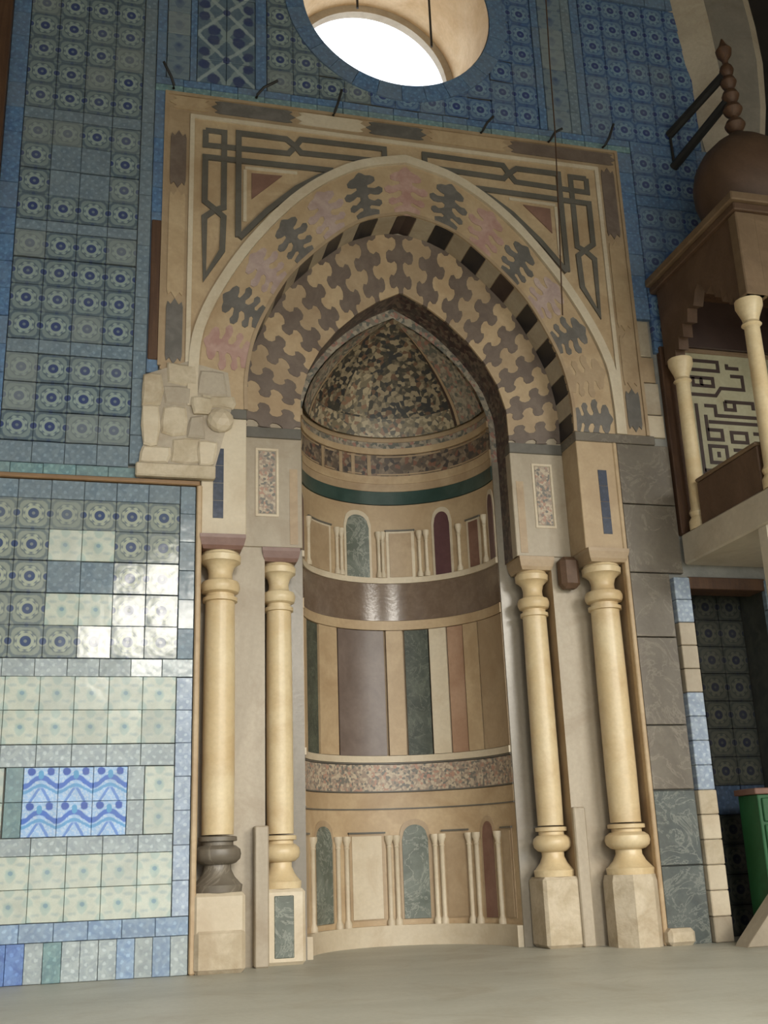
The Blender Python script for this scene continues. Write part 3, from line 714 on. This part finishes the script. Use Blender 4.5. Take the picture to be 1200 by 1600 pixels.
colm(.577, .638, 7.655, 9.155, 6, 'bluetile'); colm(1.183, 1.29, 7.655, 9.155, 6, 'bluetile')
CLIP = OR+.09
for z in (7.78, 8.03, 8.28, 8.53, 8.78, 9.03, 9.28):
    for i in range(11):
        x = 1.42+.25*i; d = [math.hypot(x+a-OC[0], z+b-OC[1]) for a in (-.125, .125) for b in (-.125, .125)]
        if max(d) < CLIP: continue
        tile('tile', x, z, .25, .25, 'star' if x < 2.4 else 'star_blue', clip=CLIP if min(d) < CLIP+.06 else None)
colm(4.05, 4.13, 7.655, 9.405, 7, 'bluetile'); colm(4.395, 4.50, 7.655, 9.405, 7, 'greytile'); colm(4.502, 4.60, 7.655, 9.405, 7, 'bluetile')
for z in (7.78, 8.03, 8.28, 8.53, 8.78, 9.03, 9.28): tile('tile', 4.263, z, .26, .25, 'scroll')
zz = [7.78, 8.03, 8.28, 8.53, 8.78, 9.03, 9.28]
for z in zz:
    for x in (4.73, 4.98, 5.23, 5.48, 5.73): tile('tile', x, z, .25, .25, 'star_blue')
for z in (7.40, 7.15, 6.77, 6.52, 6.27, 6.02, 5.77, 5.52):
    for x in (5.15, 5.40, 5.65) if z < 7 else (5.15, 5.40, 5.65, 5.90): tile('tile', x, z, .25, .25, 'star_blue')
colm(4.86, 5.02, 5.62, 7.50, 8, 'bluetile'); row(5.025, 6.025, 7.528, 7.652, 4, 'bluetile'); row(5.025, 6.025, 5.27, 5.393, 4, 'bluetile'); row(5.025, 6.025, 6.90, 7.02, 4, 'bluetile')
# ring of tiles round the window
for i in range(28):
    v, f = [], []; n = 4
    for k in range(n+1):
        a = 2*math.pi*(i+.01+.98*k/n)/28
        for r in (OR-.005, OR+.17):
            for y in (-.018, .05): v.append((OC[0]+r*math.cos(a), y, OC[1]+r*math.sin(a)))
    for k in range(n):
        q = 4*k; f += [[q, q+2, q+6, q+4], [q, q+4, q+5, q+1], [q+2, q+3, q+7, q+6]]
    f += [[0, 1, 3, 2], [4*n, 4*n+2, 4*n+3, 4*n+1]]
    link('ring_tile', mesh('ring_tile', v, f), 'bluetile', wall)
# tiles past the frame, joined
v, f = [], []
def put(x, z, w=.25, h=.25):
    b = len(v); a, c = w/2-.003, h/2-.003
    v.extend([(x-a, .0, z-c), (x+a, .0, z-c), (x+a, .0, z+c), (x-a, .0, z+c), (x-a, .05, z-c), (x+a, .05, z-c), (x+a, .05, z+c), (x-a, .05, z+c)])
    f.extend([[b, b+1, b+2, b+3]] + [[b+i, b+4+i, b+4+(i+1) % 4, b+(i+1) % 4] for i in range(4)])
for i in range(10):
    for j in range(14): put(-1.30-.25*i, .125+.25*j)
for i in range(30):
    for j in range(5):
        x, z = -.72+.25*i, 9.55+.25*j
        if math.hypot(x-OC[0], z-OC[1]) > 1.3: put(x, z)
st = link('distant_tiles', mesh('distant_tiles', v, f), 'bluetile', wall); st['kind'] = 'stuff'
gs = box('picture_rail', -3.6, XC-1.88, -.03, .05, 3.693, 3.732, 'gilt', bev=.006); gs.name = 'trim_1'; structure(gs); tag(gs, 'narrow gilded brown wooden rail between the upper and lower tiles')
t2 = box('trim_2', -1.32, -1.0, -.10, .05, 3.74, 10.5, 'wood', bev=.01); structure(t2); tag(t2, 'dark brown timber edge at the far left of the upper tiles')

# round window: plastered reveal and outer rim
wn = empty('window_1', (OC[0], .5, OC[1])); wn['kind'] = 'structure'; tag(wn, 'round window with deep plastered reveal, glaring white with daylight')
bpy.context.view_layer.update()
def ringpts(r, n=64): return [(OC[0]+r*math.cos(2*math.pi*i/n), OC[1]+r*math.sin(2*math.pi*i/n)) for i in range(n+1)]
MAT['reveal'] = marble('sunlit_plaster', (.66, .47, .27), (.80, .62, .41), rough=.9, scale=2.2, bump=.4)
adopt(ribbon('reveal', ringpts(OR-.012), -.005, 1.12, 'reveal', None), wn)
v, f = [], []
for p, q in zip(ringpts(OR+.02), ringpts(OR-.10)): v += [(p[0], 1.10, p[1]), (q[0], 1.10, q[1]), (q[0], 1.2, q[1])]
for i in range(64): f += [[3*i, 3*i+1, 3*i+4, 3*i+3], [3*i+1, 3*i+2, 3*i+5, 3*i+4]]
adopt(link('outer_rim', mesh('rim', v, f), 'plaster'), wn)
for u, z0 in ((.53, 8.95), (-.27, 9.30)): adopt(tube('window_wire', [(XC+u, .55, z0), (XC+u, .55, 9.84)], .013, 'iron'), wn)

# iron hooks along the top of the panel
hk = [(-2.18, 7.56, -.10, .13, 'leftmost, above the panel corner'), (-1.42, 7.58, .18, .08, 'with a long arm pointing right, second from the left'), (-.69, 7.50, .06, .16, 'under the left half of the round window'), (.79, 7.53, .09, .07, 'below the right edge of the round window'), (1.50, 7.53, .10, .04, 'where the long hanging wire meets the panel'), (2.09, 7.55, .08, .16, 'at the top right corner of the panel')]
for u, z, dx, dz, w in hk:
    e = tube('iron_hook', [(XC+u, -.024, z-.04), (XC+u, -.08, z-.05), (XC+u+dx*.3, -.13, z), (XC+u+dx, -.15, z+dz)], .013, 'iron', n=7)
    tag(e, 'black iron hook '+w, 'hook', 'iron hooks along the top of the panel')
w = tube('hanging_wire', [(XC+1.56, -.19, 11.48), (XC+1.545, -.19, 9.2), (XC+1.515, -.19, 8.3), (XC+1.50, -.19, 7.5), (XC+1.47, -.16, 6.6), (XC+1.42, -.14, 5.5)], .007, 'wood', n=6)
tag(w, 'thin dark wire hanging down the wall across the right of the panel', 'wire')

# ------------------------------------------------------------------ recess under the pulpit
dr = empty('door_1', (5.47, .05, 0)); dr['kind'] = 'structure'; tag(dr, 'dim tiled doorway recess under the pulpit platform')
bpy.context.view_layer.update()
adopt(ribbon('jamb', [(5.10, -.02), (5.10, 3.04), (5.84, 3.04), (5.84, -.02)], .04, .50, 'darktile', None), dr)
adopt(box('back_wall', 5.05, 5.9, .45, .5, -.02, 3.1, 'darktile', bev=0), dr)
adopt(box('lintel', 5.08, 5.86, .0, .25, 2.95, 3.06, 'wood'), dr)
random.seed(11)
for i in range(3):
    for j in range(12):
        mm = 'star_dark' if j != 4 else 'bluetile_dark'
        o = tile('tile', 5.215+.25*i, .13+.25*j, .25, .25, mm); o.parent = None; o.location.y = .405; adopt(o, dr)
for j in range(10): adopt(box('jamb_tile', 5.845, 5.98, -.012, .05, .30+.275*j, .57+.275*j, 'greytile', bev=.004), dr)
ps = empty('tiled_pilaster', (4.985, 0, 0)); tag(ps, 'narrow pilaster strip, pale blue tiles above cream stones, beside the doorway recess', 'pilaster')
bpy.context.view_layer.update()
for j in range(6): adopt(box('stone_block', 4.905, 5.075, -.05, .045, .2*j+.002, .2*j+.198, random.choice(['cream_pale', 'stone', 'greybeige']), bev=.008), ps)
for j in range(9): adopt(box('pale_tile', 4.915, 5.07, -.04, .045, 1.202+.205*j, 1.402+.205*j, 'paleblue' if j in (0, 1, 2, 7, 8) else random.choice(['greybeige', 'paleblue']), bev=.006), ps)

# ------------------------------------------------------------------ the pulpit
PU = empty('pulpit', (5.75, -.72, 0)); tag(PU, 'stone pulpit with columned canopy, bulb dome and raised platform', 'pulpit')
bpy.context.view_layer.update()
def pb(name, *a, mat='minbar', bev=.01): return adopt(box(name, *a, mat, bev=bev), PU)
pb('platform_slab', 5.05, 6.55, -1.47, -.02, 3.16, 3.44, mat='minbarslab', bev=.015)
pb('parapet', 5.09, 5.15, -1.27, -.32, 3.44, 3.84, mat='minbarred'); pb('parapet', 6.42, 6.48, -1.27, -.32, 3.44, 3.84, mat='minbarred')
pb('parapet_rail', 5.075, 5.165, -1.27, -.32, 3.84, 3.875)
for x in (5.15, 6.42):
    for y in (-.21, -1.36):
        e = adopt(lathe('canopy_column', [(.10, 3.44), (.10, 3.52), (.075, 3.56), (.09, 3.60), (.072, 3.64), (.068, 4.2), (.064, 4.86), (.085, 4.88), (.066, 4.91), (.075, 4.95), (.115, 5.05), (.115, 5.10)], 'ivory', n=16, loc=(x, y, 0)), PU)
# canopy sides with stepped lobed openings
def canopy(name, plane, c, h, t, mat):
    prof = [(-h, 5.10), (-h*.72, 5.10), (-h*.72, 5.17), (-h*.62, 5.14), (-h*.60, 5.26), (-h*.48, 5.22), (-h*.47, 5.35), (-h*.34, 5.32), (-h*.30, 5.45), (-h*.16, 5.42), (-h*.08, 5.54), (0, 5.58)]
    prof = prof + [(-a, b) for a, b in reversed(prof[:-1])]
    pts = prof + [(h, 5.88), (-h, 5.88)]; n = len(pts)
    if plane == 'x': v = [(t[0], c+a, b) for a, b in pts]+[(t[1], c+a, b) for a, b in pts]
    else: v = [(c+a, t[0], b) for a, b in pts]+[(c+a, t[1], b) for a, b in pts]
    f = [list(range(n)), list(range(2*n-1, n-1, -1))]+[[i, (i+1) % n, n+(i+1) % n, n+i] for i in range(n)]
    return adopt(link(name, mesh(name, v, f), mat), PU)
canopy('canopy_side', 'x', -.785, .70, (5.07, 5.17), 'minbarred'); canopy('canopy_side', 'x', -.785, .70, (6.40, 6.50), 'minbarred')
canopy('canopy_front', 'y', 5.785, .715, (-1.485, -1.40), 'minbar')
for x in (5.15, 6.42): pb('corner_pilaster', x-.095, x+.095, -1.50, -1.38, 5.10, 5.88)
pb('canopy_roof', 5.10, 6.47, -1.45, -.02, 5.84, 5.90, mat='wood')
pb('cornice', 5.03, 6.54, -1.53, -.02, 5.88, 5.95, mat='minbarred'); pb('cornice', 4.99, 6.58, -1.57, -.02, 5.95, 6.03, mat='minbar')
c = (5.75, -.74, 0)
o8 = [(.62, 6.03), (.60, 6.10), (.42, 6.26), (.40, 6.34)]
adopt(lathe('dome_drum', o8, 'minbar', n=8, loc=c, smooth=False, rot=R(22.5)), PU)
adopt(lathe('bulb_dome', [(.38, 6.34), (.43, 6.45), (.47, 6.60), (.475, 6.74), (.44, 6.90), (.36, 7.04), (.24, 7.16), (.12, 7.25), (.07, 7.30)], 'minbarred', n=28, loc=c), PU)
fin = [(.05, 7.28)]
for i, (z, r) in enumerate(((7.40, .10), (7.58, .095), (7.74, .085), (7.90, .08), (8.04, .07))): fin += [(.03, z-.08), (r*.8, z-.045), (r, z), (r*.8, z+.045), (.03, z+.075)]
fin += [(.03, 8.16), (.07, 8.22), (.08, 8.28), (.04, 8.34), (.01, 8.42)]
adopt(lathe('finial', fin, 'wood', n=14, loc=c), PU)
adopt(tube('brace_rod', [(5.49, .0, 7.79), (5.74, -.74, 8.02)], .045, 'iron'), PU); adopt(tube('brace_rod', [(5.49, .0, 7.40), (5.74, -.74, 7.72)], .045, 'iron'), PU)
adopt(tube('brace_link', [(5.49, -.02, 7.79), (5.49, -.02, 7.40)], .014, 'iron'), PU)
pb('support_post', 5.055, 5.17, -1.30, -1.17, 0, 3.16, mat='minbarslab'); pb('support_post', 6.38, 6.50, -1.34, -1.22, 0, 3.16, mat='minbarslab')
pb('shade_wall', 6.02, 6.5, -1.2, -.02, 0, 3.16, mat='minbar')  # unseen block added to keep light out of the recess
# square lettering panel behind the seat
pb('back_board', 5.06, 5.30, -.03, .045, 3.45, 5.33, mat='wood'); pb('canopy_shade_board', 5.17, 6.40, -.06, -.02, 5.33, 5.85, mat='blackbrown')  # added dark boards; shade behind columns and inside canopy is in their colour
kp = adopt(slab('lettering_panel', rect(5.30, 6.40, 3.90, 5.28), -.03, .04, 'kufic'), PU)
pb('panel_frame', 5.27, 6.43, -.045, .03, 5.28, 5.33, mat='minbar')
K = [[(0, 9.3), (2.6, 9.3), (2.6, 8.6), (0, 8.6)], [(0, 8.0), (2.0, 8.0), (2.0, 7.4), (.3, 7.4), (.3, 8.0)], [(1.0, 8.0), (1.0, 7.4)], [(0, 6.7), (2.1, 6.7), (2.6, 7.3), (4.6, 7.3), (4.6, 8.3), (3.6, 8.3)], [(3.4, 9.2), (3.4, 8.9), (4.4, 8.9)],
     [(2.8, 6.3), (5.2, 6.3), (5.2, 5.8)], [(2.8, 6.3), (2.8, 5.7), (3.6, 5.7), (3.6, 6.2)], [(1.0, 5.9), (1.9, 5.9), (1.9, 5.2), (5.4, 5.2)], [(1.2, 4.7), (5.4, 4.7)], [(0.3, 6.0), (.3, .6)], [(1.0, 5.2), (1.0, 3.4), (2.2, 3.4), (2.2, 4.1), (1.0, 4.1)],
     [(3.0, 4.0), (4.3, 4.0), (4.3, 3.3), (3.0, 3.3), (3.0, 4.0)], [(4.9, 4.0), (5.5, 4.0), (5.5, 2.8)], [(1.0, 2.9), (1.0, 1.7), (2.4, 1.7), (2.4, 2.9), (1.0, 2.9)], [(1.7, 2.5), (1.7, 2.1)], [(3.0, 2.7), (4.6, 2.7)], [(3.7, 2.7), (3.7, 2.1), (3.1, 2.1)], [(.3, 1.1), (2.6, 1.1), (2.6, .6)], [(.6, .4), (2.1, .4)], [(5.0, 2.2), (5.0, 1.2), (3.4, 1.2)]]
for L in K:
    L = [(5.335+a*.125, 3.93+b*.137) for a, b in L]
    sub(strips('square_letter', [L], .034, -.036, -.01, 'blackbrown', None), kp)
    
# things at the foot of the doorway
gc = empty('green_cabinet', (5.50, -.20, 0)); tag(gc, 'green painted wooden cabinet at the right edge by the pulpit foot', 'cabinet')
bpy.context.view_layer.update()
adopt(box('body', 5.28, 5.76, -.32, -.03, .12, 1.14, 'greenpaint'), gc); adopt(box('top', 5.25, 5.79, -.345, -.02, 1.14, 1.19, 'redbrown'), gc)
dd = adopt(box('door', 5.31, 5.73, -.34, -.315, .16, .90, 'greenpaint'), gc); sub(box('knob', 5.345, 5.37, -.36, -.335, .52, .545, 'iron'), dd)
dd = adopt(box('drawer', 5.31, 5.73, -.34, -.315, .925, 1.11, 'greenpaint'), gc); sub(box('knob', 5.50, 5.53, -.36, -.335, 1.0, 1.03, 'iron'), dd)
for x in (5.31, 5.73):
    for y in (-.29, -.06): adopt(box('leg', x-.03, x+.03, y-.03, y+.03, 0, .125, 'greenpaint'), gc)
pts = [(4.87, 0), (5.60, 0), (5.60, .62), (5.46, .62), (4.90, .04)]
rp = slab('stone_wedge', pts, -.56, -.38, 'greybeige', None, bevel=.01); tag(rp, 'sloping grey stone cheek block on the floor before the green cabinet', 'stone block')

# stone springer in the upper right corner
cols = [(.0, 'a'), (.33, 'a'), (.70, 'b'), (.78, 'c'), (.84, 'd')]
Ls = [(7.35, 5.98), (7.7, 5.92), (8.2, 5.86), (8.73, 5.74), (9.2, 5.70), (9.8, 5.64), (11.0, 5.5)]
def spring(name, i0, i1, mat):
    v, f = [], []
    dep = {0: .04, 1: -.16, 2: -.20, 3: -.17, 4: .35}; us = [0, .34, .80, .90, .92]
    for z, x in Ls:
        g = min(1, (z-7.2)/1.6)
        for i in (i0, i1): v.append((x+us[i]*(.55+.45*g), dep[i] if i in (0, 4) else dep[i]*(.25+.9*g), z))
    for k in range(len(Ls)-1): f.append([2*k, 2*k+1, 2*k+3, 2*k+2])
    o = link(name, mesh(name, v, f), mat, None, True); return o
sp = empty('trim_3', (5.9, 0, 7.35)); sp['kind'] = 'structure'; tag(sp, 'pale stone arch springer in the upper right corner')
bpy.context.view_layer.update()
for a, b, n_, mm in ((0, 1, 'left_facet', 'plaster'), (1, 2, 'front_facet', 'shade'), (2, 3, 'edge_roll', 'plaster'), (3, 4, 'shadow_side', 'blackbrown')): adopt(spring(n_, a, b, mm), sp)  # shadow_side is near-black: shade of the opening put into its colour
adopt(box('opening_shade_sheet', 6.5, 7.6, .02, .06, 7.9, 10.6, 'black', bev=0), sp)  # flat black sheet; the opening's darkness is put into its colour
